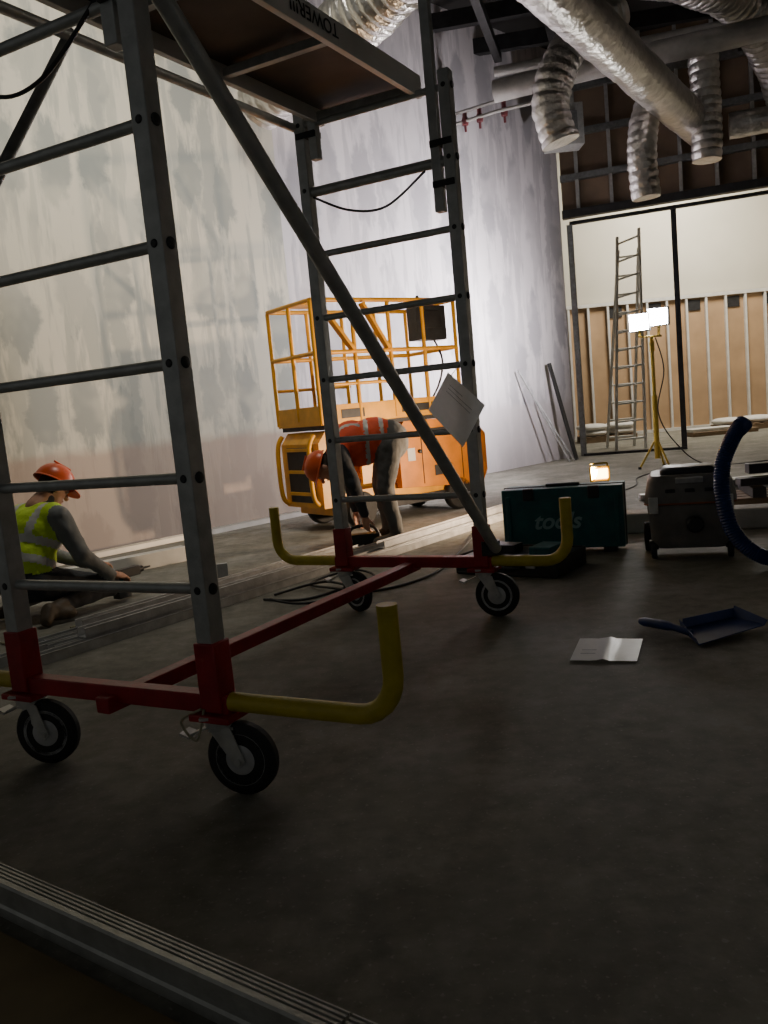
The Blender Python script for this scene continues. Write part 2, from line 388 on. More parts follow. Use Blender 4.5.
b.build('casters',tw)
b=B()
b.tube([A_+wv*.06+Z*2.22-lv*.03,Cp+wv*.07+Z*.33],.027,'alu',16)
b.tube([Bp-wv*.05+Z*1.62,Bp-wv*.05+lv*.60+Z*2.5],.02,'aludark',12)
b.tube([Bp-wv*.03+Z*2.47,Dp-wv*.03+Z*2.47],.02,'galv',12)
for q in (A_+wv*.03+Z*2.2-lv*.03,Cp+wv*.04+Z*.34): b.box(q,(.09,.07,.07),'blackp')
for P,zl in ((Cp,1.93),(A_,2.05),(Dp,2.3),(Bp,2.3)):
    q=P-wv*.07 if P in (Cp,A_) else P+wv*.07
    b.beam(at(q,zl),at(q,3.45),.045,.045,'alu',up=wv)
    for z in (zl+.12,zl+.30): b.box(at((P+q)/2,z),(.11,.07,.03),'dark',Matrix.Rotation(math.atan2(wv.y,wv.x),3,'Z'))
for z in (2.95,3.4):
    b.tube([at(A_-wv*.07,z),at(Cp-wv*.07,z)],.018,'alu'); b.tube([at(Bp+wv*.07,z),at(Dp+wv*.07,z)],.018,'alu')
b.tube([at(Dp,2.15),at(Cp,2.15)],.022,'alu')
b.build('braces_and_guard_frame',tw,bevel=.003)
b=B()
def pf(i,j,z): return A_-wv*i+lv*j+Z*z
LL=(Cp-A_).length
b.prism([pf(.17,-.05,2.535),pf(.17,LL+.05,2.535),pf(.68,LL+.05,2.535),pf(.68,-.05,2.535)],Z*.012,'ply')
for i in (.16,.69): b.beam(pf(i,-.06,2.52),pf(i,LL+.06,2.52),.028,.10,'stud')
for j in (0,.62,1.25,LL): b.beam(pf(.17,j,2.50),pf(.69,j,2.50),.035,.035,'alu')
b.build('platform_deck',tw,bevel=.002)
cu=bpy.data.curves.new('rail_lettering','FONT'); cu.body='TOWER!!!'; cu.size=.075; cu.extrude=.0008; cu.materials.append(M['dark'])
to=bpy.data.objects.new('rail_lettering',cu); COL.objects.link(to); to.parent=tw
xd=-lv; yd=-Z; zd=xd.cross(yd); q=pf(.143,1.28,2.55)
to.matrix_local=Matrix.Translation(-tw.location)@Matrix(((xd.x,yd.x,zd.x,q.x),(xd.y,yd.y,zd.y,q.y),(xd.z,yd.z,zd.z,q.z),(0,0,0,1)))
b=B()
b.tube(smoothpath([at(Dp,2.12)+wv*.05-lv*.03,at(Dp,2.02)+wv*.25-lv*.04,at(Dp,2.0)+wv*.45-lv*.04,at(Cp,2.12)-wv*.12-lv*.03]),.006,'cable',8)
b.tube(smoothpath([at(Bp,2.2)+wv*.1,at(Bp,2.02)+wv*.3-lv*.05,at(Bp,2.02)+wv*.5-lv*.05,at(A_,2.2)-wv*.1]),.006,'cable',8)
b.tube(smoothpath([at(A_,.26)-wv*.02-lv*.04,at(A_,.17)-wv*.05-lv*.05,at(A_,.22)-wv*.10-lv*.05,at(A_,.26)-wv*.03-lv*.04]),.004,'rope',6)
b.build('tie_cables',tw)
b=B(); s0=[V((.355,3.86,1.19)),V((.512,3.84,1.024)),V((.39,3.80,.84)),V((.247,3.82,1.025))]
b.add([s0[0],s0[1],s0[2],s0[3]],[(0,1,2,3)],'paper')
def bil(u,v): return s0[0].lerp(s0[1],u).lerp(s0[3].lerp(s0[2],u),v)+V((0,-.002,0))
for k in range(3):
    v=.2+k*.08; b.tube([bil(.15,v),bil(.8 if k%3 else .5,v)],.001,'print',5)
b.tube([s0[0]+V((.01,0,-.02)),Cp+Z*1.22-wv*.03-lv*.03],.002,'cable',5)
b.build('inspection_tag',tw)

# ---------------------------------------------------------------- scissor lift
LO=(-.44,7.24,0)
b=B(); b.T=xyframe(LO,(.81,.58)); 
lt=empty('scissor_lift',(.2,8.0,0))
b.box((.92,.38,.24),(1.72,.60,.20),'lifty'); b.box((.92,.38,.17),(1.5,.66,.08),'dark')
for x in (.32,1.5):
    for y,s in ((.05,-1),(.71,1)):
        b.lathe((x,y-.05*s,.165),(0,s,0),[(.09,0),(.15,.0),(.165,.02),(.165,.08),(.15,.10),(.09,.10)],'rubber',30)
        b.lathe((x,y-.05*s,.165),(0,s,0),[(.03,0),(.09,.0),(.09,.09),(.05,.085),(.03,.11)],'lifty',24)
for y0 in (.0,.60):
    poly=[(.78,y0,.30),(1.80,y0,.22),(1.88,y0,.35),(1.88,y0,.72),(1.70,y0,.90),(.86,y0,.92),(.78,y0,.80)]
    b.prism(poly,(0,.16,0),'lifto')
    yy=y0-.003 if y0==0 else .764
    for x in (1.05,1.55): b.box((x,yy,.56),(.008,.006,.5),'dark')
    b.box((1.3,yy,.80),(.42,.004,.055),'dark'); b.box((1.3,yy,.42),(.22,.004,.10),'dark'); b.box((1.72,yy,.55),(.08,.004,.08),'white'); b.box((.92,yy,.6),(.09,.004,.12),'white')
    b.lathe((1.02,yy,.62),(0,-1 if y0==0 else 1,0),[(.02,0),(.02,.02),(.012,.025)],'dark',12)
poly=[(-.06,.05,.22),(.30,.05,.22),(.30,.05,.80),(.20,.05,.90),(.02,.05,.90),(-.06,.05,.80)]
b.prism(poly,(0,.66,0),'lifty')
for z in (.35,.55,.75): b.box((-.075,.38,z),(.03,.40,.03),'lifty')
b.box((-.066,.38,.52),(.012,.44,.5),'dark')
for y in (.10,.66): b.tube(smoothpath([(-.07,y,.25),(-.13,y,.35),(-.13,y,.75),(-.07,y,.88)]),.022,'lifty',10)
b.box((.55,.04,.5),(.38,.03,.22),'lifty'); b.box((.18,.045,.66),(.14,.01,.14),'white'); b.box((.12,.043,.38),(.12,.01,.1),'dark'); b.box((.17,.043,.52),(.16,.01,.03),'dark')
for k in range(4):
    z=.44+k*.11
    for y in (.17,.58):
        b.beam((.12,y,z),(1.72,y,z+.09),.03,.06,'lifty'); b.beam((.12,y+.035,z+.09),(1.72,y+.035,z),.03,.06,'lifty')
        b.lathe((.92,y-.03,z+.045),(0,1,0),[(.02,0),(.02,.1)],'zinc',10)
for x in (.12,.92,1.72): b.box((x,.38,.66),(.05,.42,.05),'dark')
b.box((.85,.38,.94),(1.70,.76,.05),'dark')
b.build('chassis',lt,bevel=.012)
b=B(); b.T=xyframe(LO,(.81,.58))
Lx=1.62
for y in (0,.76): b.box((Lx/2-.03,y,1.04),(Lx,.02,.17),'lifty')
for x in (-.03,Lx-.03): b.box((x,.38,1.04),(.02,.76,.17),'lifty')
def X_(x): return x-.03
for x in (0,.42,.82,1.22,Lx):
    for y in (0,.76): b.tube([(X_(x),y,.97),(X_(x),y,2.02)],.02,'lifty',10)
for z in (2.03,1.58):
    b.tube([(X_(0),0,z),(X_(Lx),0,z)],.02,'lifty');b.tube([(X_(0),.76,z),(X_(Lx),.76,z)],.02,'lifty')
    b.tube([(X_(0),0,z),(X_(0),.76,z)],.02,'lifty');b.tube([(X_(Lx),0,z),(X_(Lx),.76,z)],.02,'lifty')
for y in (0,.76): b.tube([(X_(0),y,1.30),(.82,y,1.30)],.015,'lifty')
b.tube([(-.03,.38,1.0),(-.03,.38,2.03)],.02,'lifty')
b.beam((.05,-.01,2.0),(.36,-.01,1.6),.03,.07,'lifty',up=(0,1,0)); b.beam((.5,-.01,2.0),(.75,-.01,1.6),.03,.07,'lifty',up=(0,1,0))
b.box((.15,.38,2.04),(.3,.25,.03),'lifty')
b.box((1.30,.07,1.82),(.36,.14,.32),'blackp'); b.box((1.30,-.005,1.85),(.24,.01,.16),'dark'); b.tube([(1.21,.07,1.97),(1.21,.07,2.08)],.015,'blackp'); b.lathe((1.37,.07,1.97),(0,0,1),[(.025,0),(.025,.02),(.015,.04)],'red',12)
b.tube(smoothpath([(1.35,.05,1.68),(1.40,.0,1.45),(1.35,.05,1.2),(1.2,.1,1.0)]),.01,'cable')
b.box((1.1,-.012,1.04),(.5,.004,.07),'dark'); b.box((.3,-.012,1.04),(.25,.004,.08),'dark')
b.build('basket',lt,bevel=.003)

# ---------------------------------------------------------------- people
def capsule(p0,p1,r0,r1,n=16,h=5):
    p0=V(p0);p1=V(p1);d=p1-p0;L=d.length
    if L<1e-5: d=V((0,0,1));L=1e-5
    d=d/L; u=d.cross(V((0,0,1)))
    if u.length<1e-3:u=d.cross(V((1,0,0)))
    u.normalize();w=d.cross(u);prof=[]
    for k in range(h+1):
        a=math.pi/2*k/h; prof.append((r0*math.sin(a),-r0*math.cos(a)))
    for k in range(h+1):
        a=math.pi/2*k/h; prof.append((r1*math.cos(a),L+r1*math.sin(a)))
    vs=[];fs=[]
    for r_,z_ in prof:
        for k in range(n):
            a=2*math.pi*k/n; vs.append(p0+d*z_+(u*math.cos(a)+w*math.sin(a))*max(r_,1e-5))
    for i in range(len(prof)-1):
        for k in range(n):
            k2=(k+1)%n; fs.append((i*n+k,i*n+k2,(i+1)*n+k2,(i+1)*n+k))
    fs.append(tuple(range(n))[::-1]); fs.append(tuple((len(prof)-1)*n+k for k in range(n)))
    return vs,fs
def ellip(c,rad,R):
    vs,fs=capsule((0,0,-1e-3),(0,0,1e-3),1,1,20,8)
    return [V(c)+R@V((v.x*rad[0],v.y*rad[1],v.z*rad[2])) for v in vs],fs
def blob(name,prims,voxel,parent,wrinkle=0.,smooth=4,recolor=None):
    vs=[];fs=[]
    for q in prims:
        if q[0]=='c': a,f=capsule(*q[1:5])
        else: a,f=ellip(q[1],q[2],q[3])
        o=len(vs); vs+=a; fs+=[tuple(i+o for i in g) for g in f]
    org=V(prims[0][1])
    me=bpy.data.meshes.new(name+'_src'); me.from_pydata([v-org for v in vs],[],fs)
    bm=bmesh.new();bm.from_mesh(me);bmesh.ops.remove_doubles(bm,verts=bm.verts,dist=1e-5);bmesh.ops.recalc_face_normals(bm,faces=bm.faces);bm.to_mesh(me);bm.free()
    o=bpy.data.objects.new(name,me);COL.objects.link(o)
    rm=o.modifiers.new('r','REMESH');rm.mode='VOXEL';rm.voxel_size=voxel
    s=o.modifiers.new('s','SMOOTH');s.iterations=smooth;s.factor=.5
    if wrinkle:
        tx=bpy.data.textures.new(name+'t','CLOUDS');tx.noise_scale=.07
        d=o.modifiers.new('d','DISPLACE');d.texture=tx;d.strength=wrinkle;d.mid_level=.5
    dg=bpy.context.evaluated_depsgraph_get(); dg.update()
    nm=bpy.data.meshes.new_from_object(o.evaluated_get(dg)); o.modifiers.clear(); o.data=nm
    mats=[];nm.materials.clear()
    def idx(k):
        if k not in mats: mats.append(k); nm.materials.append(M[k])
        return mats.index(k)
    for pl in nm.polygons:
        c=pl.center+org; best=1e9;bm_=None
        for q in prims:
            if q[0]=='c':
                p0=V(q[1]);d=V(q[2])-p0; t=max(0,min(1,(c-p0).dot(d)/max(d.length_squared,1e-9))); e=(c-(p0+d*t)).length-(q[3]+(q[4]-q[3])*t)
                mk=q[5]
            else:
                l=q[3].transposed()@(c-V(q[1])); e=(V((l.x/q[2][0],l.y/q[2][1],l.z/q[2][2])).length-1)*min(q[2]); mk=q[4]
            if e<best: best=e;bm_=mk
        if recolor: bm_=recolor(c,bm_)
        pl.material_index=idx(bm_); pl.use_smooth=True
    o.parent=parent; o.location=org-parent.location
    return o
def hand(name,wr,dirv,palmn,thumbside,parent,curl=.5,ms='skin'):
    d=V(dirv).normalized(); n=V(palmn); n=(n-d*n.dot(d)).normalized(); s=d.cross(n); s=s*(1 if s.dot(V(thumbside))>0 else -1)
    wr=V(wr); R=Matrix((s,d,n)).transposed(); pr=[]
    pr.append(('e',wr+d*.045,(.040,.05,.017),R,ms)); pr.append(('c',wr-d*.03,wr+d*.02,.024,.026,ms))
    for k,(off,L) in enumerate(((.028,.07),(.010,.078),(-.009,.073),(-.027,.058))):
        p=wr+d*.082+s*off; rad=.0088-.0008*(k==3)
        for seg,fr_ in enumerate((.45,.3,.25)):
            a=curl*(.5+seg*.9); dd=(d*math.cos(a)+n*math.sin(a)); q=p+dd*L*fr_; pr.append(('c',p,q,rad,rad*.93,ms)); p=q; rad*=.93
    p=wr+d*.02+s*.03; q=p+(s*.75+d*.6+n*.25)*.035; pr.append(('c',p,q,.013,.011,ms)); pr.append(('c',q,q+(d*.8+s*.2+n*.5)*.035,.0105,.009,ms))
    blob(name,pr,.004,parent,0,2)
def head(name,c,fwd,upv,parent):
    f=V(fwd).normalized(); u=V(upv); u=(u-f*u.dot(f)).normalized(); s=f.cross(u); R=Matrix((s,f,u)).transposed(); c=V(c)
    P=lambda a,b_,d_: c+s*a+f*b_+u*d_
    pr=[('e',P(0,0,.02),(.074,.095,.10),R,'skin'),('e',P(0,.035,-.055),(.052,.055,.062),R,'skin'),('c',P(0,.088,.015),P(0,.112,-.015),.010,.015,'skin'),
        ('c',P(-.035,.083,.038),P(.035,.083,.038),.012,.012,'skin'),('e',P(.077,-.005,.0),(.012,.022,.033),R,'skin'),('e',P(-.077,-.005,.0),(.012,.022,.033),R,'skin'),
        ('c',P(0,-.02,-.06),P(0,-.045,-.15),.055,.062,'skin'),('e',P(0,.088,-.085),(.02,.014,.016),R,'skin')]
    def rc(p,m):
        l=R.transposed()@(p-c)
        if (l.z>.055 and l.y<.09) or (l.z>-.045 and l.y<-.01 and abs(l.x)<.082 and not (abs(l.x)>.074 and l.y>-.03)) : return 'hair'
        return m
    blob(name,pr,.006,parent,0,2,rc)
    b=B()
    for sg in (-1,1):
        b.lathe(P(sg*.031,.080,.018),f,[(.013,0),(.012,.006),(.006,.010)],'eye',12); b.lathe(P(sg*.031,.089,.018),f,[(.006,0),(.004,.003)],'hair',10)
        b.tube([P(sg*.018,.096,.043),P(sg*.05,.088,.043)],.004,'hair',6)
    b.tube(smoothpath([P(-.025,.082,-.048),P(0,.091,-.046),P(.025,.082,-.048)]),.0055,'lip',8)
    b.build(name+'_features',parent)
    return R,P
def helmet(name,P,f,u,parent,m='helmet'):
    f=V(f).normalized();u=V(u);u=(u-f*u.dot(f)).normalized();s=f.cross(u);b=B()
    c=P(0,0,.045); n=32;vs=[];fs=[];rings=9
    for i in range(rings+1):
        a=math.pi/2*i/rings
        for k in range(n):
            t=2*math.pi*k/n; rx=.104*math.cos(a);ry=.128*math.cos(a); zz=.115*math.sin(a)
            rg=1+.03*(math.exp(-(math.cos(t)**2)*30))
            vs.append(c+s*math.cos(t)*max(rx,.0005)+f*math.sin(t)*max(ry,.0005)+u*zz*rg)
    for i in range(rings):
        for k in range(n): k2=(k+1)%n; fs.append((i*n+k,i*n+k2,(i+1)*n+k2,(i+1)*n+k))
    b.add(vs,fs,m)
    vs=[];fs=[]
    for k in range(n):
        t=2*math.pi*k/n; pk=.045*max(0,math.sin(t))**2
        for e,zz in ((0,.004),(.010+pk,-.006-pk*.25),(.010+pk,-.010-pk*.25),(0,-.004)):
            vs.append(c+s*math.cos(t)*(.103+e*.8)+f*math.sin(t)*(.127+e)+u*zz)
    for k in range(n):
        k2=(k+1)%n
        for j in range(4): fs.append((k*4+j,k*4+(j+1)%4,k2*4+(j+1)%4,k2*4+j))
    b.add(vs,fs,m)
    b.tube([c+u*.118+f*t for t in (-.06,-.03,0,.03,.06)],.006,m,8)
    b.build(name,parent)
def local(o,f):
    f=V((f[0],f[1],0)).normalized(); s=V((f.y,-f.x,0)); o=V(o)
    return (lambda a,b_,c_: o+f*a+s*b_+Z*c_),f,s

# kneeling worker (hunched over the box section, back to the room)
KO=(-2.15,4.86,0)
G,f,s=local(KO,(.55,.83))
kw=empty('kneeling_worker',KO)
RF=Matrix((s,f,Z)).transposed()
lean=(Z*.90+f*.43).normalized(); lf=lean.cross(s)*-1
if lf.dot(f)<0: lf=-lf
RL=Matrix((s,lf,lean)).transposed()
pr=[('e',G(-.02,0,.235),(.185,.155,.135),RF,'navy'),
 ('e',G(.01,0,.36),(.195,.15,.17),RL,'hiyel'),('e',G(.09,0,.51),(.215,.15,.17),RL,'hiyel'),
 ('c',G(.12,-.14,.60),G(.12,.14,.60),.088,.088,'hiyel'),('c',G(.14,0,.63),G(.20,0,.71),.065,.055,'navy'),
 ('c',G(.0,.10,.22),G(.40,.22,.12),.11,.07,'navy'),('c',G(.0,-.10,.22),G(.42,-.18,.12),.11,.07,'navy'),
 ('c',G(.40,.22,.12),G(.03,.25,.085),.062,.045,'navy'),('c',G(.42,-.18,.12),G(.03,-.18,.085),.062,.045,'navy'),
 ('c',G(.03,.25,.085),G(-.06,.275,.07),.05,.045,'boot'),('c',G(-.05,.27,.06),G(.04,.31,.045),.042,.036,'boot'),('c',G(-.08,.275,.09),G(-.12,.30,.04),.042,.036,'boot'),
 ('c',G(.03,-.18,.085),G(-.10,-.19,.045),.048,.036,'boot'),
 ('c',G(.12,.205,.60),G(.17,.30,.36),.070,.055,'greysl'),('c',G(.17,.30,.36),G(.38,.27,.20),.052,.036,'greysl'),
 ('c',G(.12,-.205,.60),G(.22,-.27,.38),.070,.055,'greysl'),('c',G(.22,-.27,.38),G(.46,-.04,.24),.052,.036,'greysl')]
o0=G(0,0,0)
def rc(p,m):
    if m=='hiyel':
        h=(p-o0).dot(lean); d=(p-o0).dot(s)
        if .30<h<.345 or .41<h<.455: return 'refl'
        if h>.455 and .095<abs(d)<.14: return 'refl'
        if h<.20: return 'navy'
    return m
blob('body',pr,.012,kw,.014,4,rc)
hf=(f*.85+s*.1-Z*.6).normalized(); R_,P_=head('head',G(.245,0,.755),hf,Z+f*.5,kw); helmet('hard_hat',P_,hf,Z+f*.5,kw)
hand('hand_right',G(.40,.265,.19),f-Z*.25,-Z-s*.4,-s,kw,.7); hand('hand_left',G(.48,-.03,.23),f-Z*.2,-Z+s*.4,s,kw,.7)
b=B(); q=G(.50,.20,.15); b.T=xyframe(q,(f.x,f.y)); b.box((0.06,0,.02),(.17,.055,.06),'blackp'); b.lathe((.14,0,.02),(1,0,0),[(.024,0),(.02,.04),(.008,.05),(.005,.11)],'dark',14)
b.box((-.01,0,-.05),(.04,.035,.10),'teal',Matrix.Rotation(.2,3,'Y')); b.box((0,0,-.11),(.10,.06,.045),'blackp'); b.build('cordless_drill',kw,bevel=.006)

# bending worker
BO=(.02,6.48,0)
G,f,s=local(BO,(-1,-.05))
bw=empty('bending_worker',BO) 
tf=(f*.97-Z*.05).normalized(); tu=s.cross(tf); tu=tu if tu.z>0 else -tu; RT=Matrix((s,tf,tu)).transposed()
pr=[('e',G(-.08,0,.80),(.17,.15,.16),RT,'greyw'),
 ('e',G(.05,0,.835),(.185,.19,.16),RT,'hior'),('e',G(.22,0,.82),(.21,.18,.165),RT,'hior'),
 ('c',G(.33,-.15,.77),G(.33,.15,.77),.095,.095,'hior'),('c',G(.30,-.08,.70),G(.12,-.08,.70),.08,.075,'hior'),('c',G(.36,0,.76),G(.42,0,.70),.062,.055,'navy'),
 ('c',G(-.06,.10,.75),G(.02,.13,.45),.11,.072,'greyw'),('c',G(-.06,-.10,.75),G(.0,-.14,.45),.11,.072,'greyw'),
 ('c',G(.02,.13,.45),G(-.02,.14,.11),.070,.055,'greyw'),('c',G(0,-.14,.45),G(-.06,-.15,.11),.070,.055,'greyw'),
 ('c',G(-.02,.14,.10),G(-.03,.14,.05),.05,.045,'boot'),('c',G(-.02,.14,.05),G(.14,.15,.04),.045,.036,'boot'),
 ('c',G(-.06,-.15,.10),G(-.07,-.15,.05),.05,.045,'boot'),('c',G(-.06,-.15,.05),G(.10,-.17,.04),.045,.036,'boot'),
 ('c',G(.33,.20,.75),G(.27,.24,.50),.075,.058,'navy'),('c',G(.27,.24,.50),G(.24,.13,.27),.055,.038,'navy'),
 ('c',G(.33,-.20,.75),G(.24,-.25,.50),.075,.058,'navy'),('c',G(.24,-.25,.50),G(.18,-.12,.26),.055,.038,'navy')]
o1=G(0,0,0)
def rc(p,m):
    if m=='hior':
        a=(p-o1).dot(f); d=(p-o1).dot(s)
        if -.03<a<.0 or .09<a<.12: return 'refl'
        if a>.15 and .10<abs(d)<.135 and p.z>.8: return 'refl'
    return m
blob('body',pr,.012,bw,.014,4,rc)
hf=(f*.30-Z*.92).normalized(); R_,P_=head('head',G(.45,-.04,.64),hf,f,bw); helmet('hard_hat',P_,hf,f,bw)
hand('hand_left',G(.24,.125,.25),-Z-s*.3,-f-s,-f,bw,.5); hand('hand_right',G(.175,-.115,.24),-Z+s*.3,-f+s,-f,bw,.5)
b=B(); q=G(.22,0,0); b.T=xyframe(q,(f.x,f.y)); b.box((0,0,.045),(.30,.10,.09),'dark'); b.lathe((.13,0,.065),(0,1,0),[(.06,-.02),(.06,.02)],'zinc',20); b.tube(smoothpath([(-.15,0,.05),(-.1,0,.14),(.05,0,.145),(.1,0,.09)]),.014,'blackp'); b.build('circular_saw',bevel=.006)

# ---------------------------------------------------------------- tripod lamp
b=B(); c=V((3.46,10.25,0))
b.tube([at(c,.35),at(c,1.62)],.024,'lampy',12); b.tube([at(c,.12),at(c,.9)],.034,'lampy',12)
for k in range(3):
    a=.9+k*2.094; d=V((math.cos(a),math.sin(a),0))
    b.tube([at(c,.38),at(c,0)+d*.22+Z*.01],.013,'lampy',10); b.lathe(at(c,0)+d*.22,(0,0,1),[(.02,0),(.02,.03)],'blackp',10)
b.tube([at(c,1.62)-V((.14,.05,0)),at(c,1.62)+V((.14,.05,0))],.012,'lampy',10)
b.box(at(c,1.5),(.05,.05,.12),'lampy')
b.tube(smoothpath([at(c,1.6)+V((.04,-.03,0)),at(c,1.2)+V((.12,-.04,0)),at(c,.7)+V((.02,-.05,0)),at(c,.3)+V((.2,-.1,0)),at(c,.02)+V((.5,-.3,0)),at(c,.02)+V((1.2,-.5,0))]),.008,'cable',8)
LD=V((-.55,-.83,-.0)).normalized()
tl=empty('tripod_work_light',(3.46,10.25,0)); 
for q in (V((-.15,-.02,1.80)),V((.10,.02,1.85))):
    h=c+q; sd=LD.cross(Z).normalized(); R=Matrix((sd,LD,Z)).transposed()
    b.box(h-LD*.04,(.25,.07,.22),'blackp',R)
    for k in range(6): b.box(h-LD*.085+Z*(-.08+k*.03),(.2,.03,.008),'blackp',R)
    b.box(h+LD*.002,(.22,.012,.19),'lampglass',R)
    for dz in (-.105,.105): b.box(h+LD*.012+Z*dz,(.25,.03,.012),'blackp',R)
    b.beam(h-LD*.03-Z*.09,V((h.x,h.y,1.62)),.03,.01,'lampy')
    la=bpy.data.lights.new('flood','AREA'); la.shape='RECTANGLE'; la.size=.2; la.size_y=.16; la.energy=310; la.color=(1,.94,.96); la.spread=math.radians(125)
    lo=bpy.data.objects.new('flood_light',la); COL.objects.link(lo); lo.parent=tl; lo.location=h+LD*.03-tl.location
    aim=V((-.97,.12,.10)) if q.x<0 else V((-.65,.75,.12)); lo.rotation_euler=aim.to_track_quat('-Z','Y').to_euler()
b.build('stand_and_heads',tl)
# small warm inspection lamp standing behind the case
b=B(); c=V((1.77,6.62,0)); b.box(c+V((0,.06,.03)),(.18,.16,.06),'blackp')
for x in (-.07,.07): b.tube([c+V((x,.05,.05)),c+V((x,.05,.45))],.008,'lampy')
b.tube([c+V((-.07,.05,.45)),c+V((.07,.05,.45))],.008,'lampy')
b.box(c+V((0,.03,.37)),(.15,.05,.12),'lampy'); b.box(c+V((0,-.003,.37)),(.11,.012,.08),'bulb'); b.build('inspection_lamp',bevel=.003)
def light(name,typ,loc,tgt,e,col,size=1,size2=None,spread=None):
    l=bpy.data.lights.new(name,typ); l.energy=e; l.color=col
    if typ=='AREA':
        l.size=size
        if size2: l.shape='RECTANGLE'; l.size_y=size2
        if spread: l.spread=math.radians(spread)
    else: l.shadow_soft_size=size
    o=bpy.data.objects.new(name,l); COL.objects.link(o); o.location=loc
    o.rotation_euler=(V(tgt)-V(loc)).to_track_quat('-Z','Y').to_euler(); return o
light('inspection_lamp_glow','AREA',(1.72,6.58,.37),(-2.0,8.0,1.8),62,(1,.72,.47),.07,spread=130)

# ---------------------------------------------------------------- ladder
b=B(); 
def lad(p0,p1,q0,q1,n,w=.035,h=.06):
    p0,p1,q0,q1=map(V,(p0,p1,q0,q1)); b.beam(p0,p1,w,h,'stud',up=(0,1,0)); b.beam(q0,q1,w,h,'stud',up=(0,1,0))
    for k in range(n):
        t=(k+.6)/n; b.tube([p0.lerp(p1,t),q0.lerp(q1,t)],.017,'stud',8)
lad((3.96,13.75,0),(4.28,14.1,3.5),(4.42,13.65,0),(4.62,14.02,3.6),12)
lad((4.03,14.55,0),(4.30,14.14,3.3),(4.48,14.45,0),(4.61,14.06,3.3),11)
b.build('ladder')
b=B(); b.beam((3.02,12.62,0.0),(2.72,12.74,1.5),.07,.03,'dark',up=(.7,-.7,0)); b.build('leaning_plank')
b=B(); b.tube([(2.85,12.35,.01),(2.15,12.22,1.42)],.014,'galv',8); b.build('metal_rod')
b=B(); b.tube([(2.95,12.50,.01),(2.45,12.52,.95)],.014,'galv',8); b.build('metal_rod')

# ---------------------------------------------------------------- tool cases
b=B(); T=xyframe((.79,5.47,0),(.73,-.28)); b.T=T
b.box((.39,.12,.235),(.78,.24,.40),'teal'); b.box((.39,.12,.235),(.79,.03,.41),'dark')
for x in (.18,.60): b.box((x,-.008,.40),(.07,.02,.08),'blackp')
b.box((.39,.12,.445),(.22,.05,.02),'blackp')
for x in (.1,.68): b.box((x,.12,.02),(.08,.2,.04),'blackp')
for x in (.04,.74): b.box((x,-.004,.22),(.03,.012,.34),'teal')
tc=b.build('tool_case',bevel=.012)
cu=bpy.data.curves.new('case_lettering','FONT'); cu.body='tools'; cu.size=.15; cu.extrude=.001; cu.shear=.3; cu.offset=.003; cu.materials.append(M['tealtxt'])
to=bpy.data.objects.new('case_lettering',cu); COL.objects.link(to); to.parent=tc
Mx=T@Matrix.Translation((.20,-.004,.17))@Matrix.Rotation(math.pi/2,4,'X'); to.matrix_local=Matrix.Translation(-tc.location)@Mx
b=B(); b.T=xyframe((.42,5.0,0),(.54,-.40)); 
b.box((.33,.2,.012),(.66,.42,.02),'blackp')
for x in (.0,.66): b.box((x,.2,.06),(.015,.42,.11),'blackp')
for y in (0,.41): b.box((.33,y,.06),(.66,.015,.11),'blackp')
b.box((.33,.2,.10),(.62,.38,.02),'blackp'); b.box((.2,.2,.13),(.25,.12,.06),'blackp'); b.box((.5,.22,.13),(.14,.2,.05),'teal')
for x in (.16,.5): b.box((x,-.012,.08),(.06,.02,.05),'zinc')
b.tube(smoothpath([(.23,-.01,.06),(.25,-.05,.06),(.41,-.05,.06),(.43,-.01,.06)],5),.012,'blackp')
b.build('open_tool_case',bevel=.006)

# ---------------------------------------------------------------- vacuum
VO=(1.86,4.98,0)
va=empty('construction_vacuum',VO); b=B(); b.T=xyframe(VO,(.86,-.3))@Matrix.Scale(1.08,4)
def rrect(w,d,z,rc_=.06,n=5):
    pts=[]
    for cx,cy,a0 in ((w/2-rc_,d/2-rc_,0),(-w/2+rc_,d/2-rc_,90),(-w/2+rc_,-d/2+rc_,180),(w/2-rc_,-d/2+rc_,270)):
        for k in range(n+1):
            a=math.radians(a0+90*k/n); pts.append(V((cx+rc_*math.cos(a),cy+rc_*math.sin(a),z)))
    return pts
def loft(secs,m):
    vs=[];fs=[];n=len(secs[0])
    for q in secs: vs+=q
    for i in range(len(secs)-1):
        for k in range(n): k2=(k+1)%n; fs.append((i*n+k,i*n+k2,(i+1)*n+k2,(i+1)*n+k))
    fs.append(tuple(range(n))[::-1]);fs.append(tuple((len(secs)-1)*n+k for k in range(n))); b.add(vs,fs,m)
loft([rrect(.38,.34,.06),rrect(.42,.38,.10),rrect(.45,.40,.30),rrect(.46,.42,.31)],'vac')
loft([rrect(.475,.43,.315),rrect(.475,.43,.34),rrect(.44,.40,.43),rrect(.40,.36,.465)],'vac')
loft([rrect(.482,.436,.308,.06),rrect(.482,.436,.318,.06)],'orangep')
loft([rrect(.30,.24,.465,.04),rrect(.30,.24,.485,.04),rrect(.26,.20,.50,.04)],'blackp')
for x in (-.10,0,.10): b.box((x,-.215,.385),(.05,.012,.02),'blackp')
for x in (-.23,.23):
    b.lathe((x*.92,.12,.085),(1 if x>0 else -1,0,0),[(.03,0),(.08,0),(.085,.01),(.085,.04),(.03,.045)],'rubber',22)
    b.lathe((x*.86,-.15,.045),(1,0,0),[(.04,-.015),(.043,-.01),(.043,.01),(.04,.015)],'rubber',16); b.box((x*.86,-.14,.08),(.05,.05,.05),'blackp')
for x in (-.19,.19): b.box((x,-.222,.31),(.05,.02,.09),'zinc')
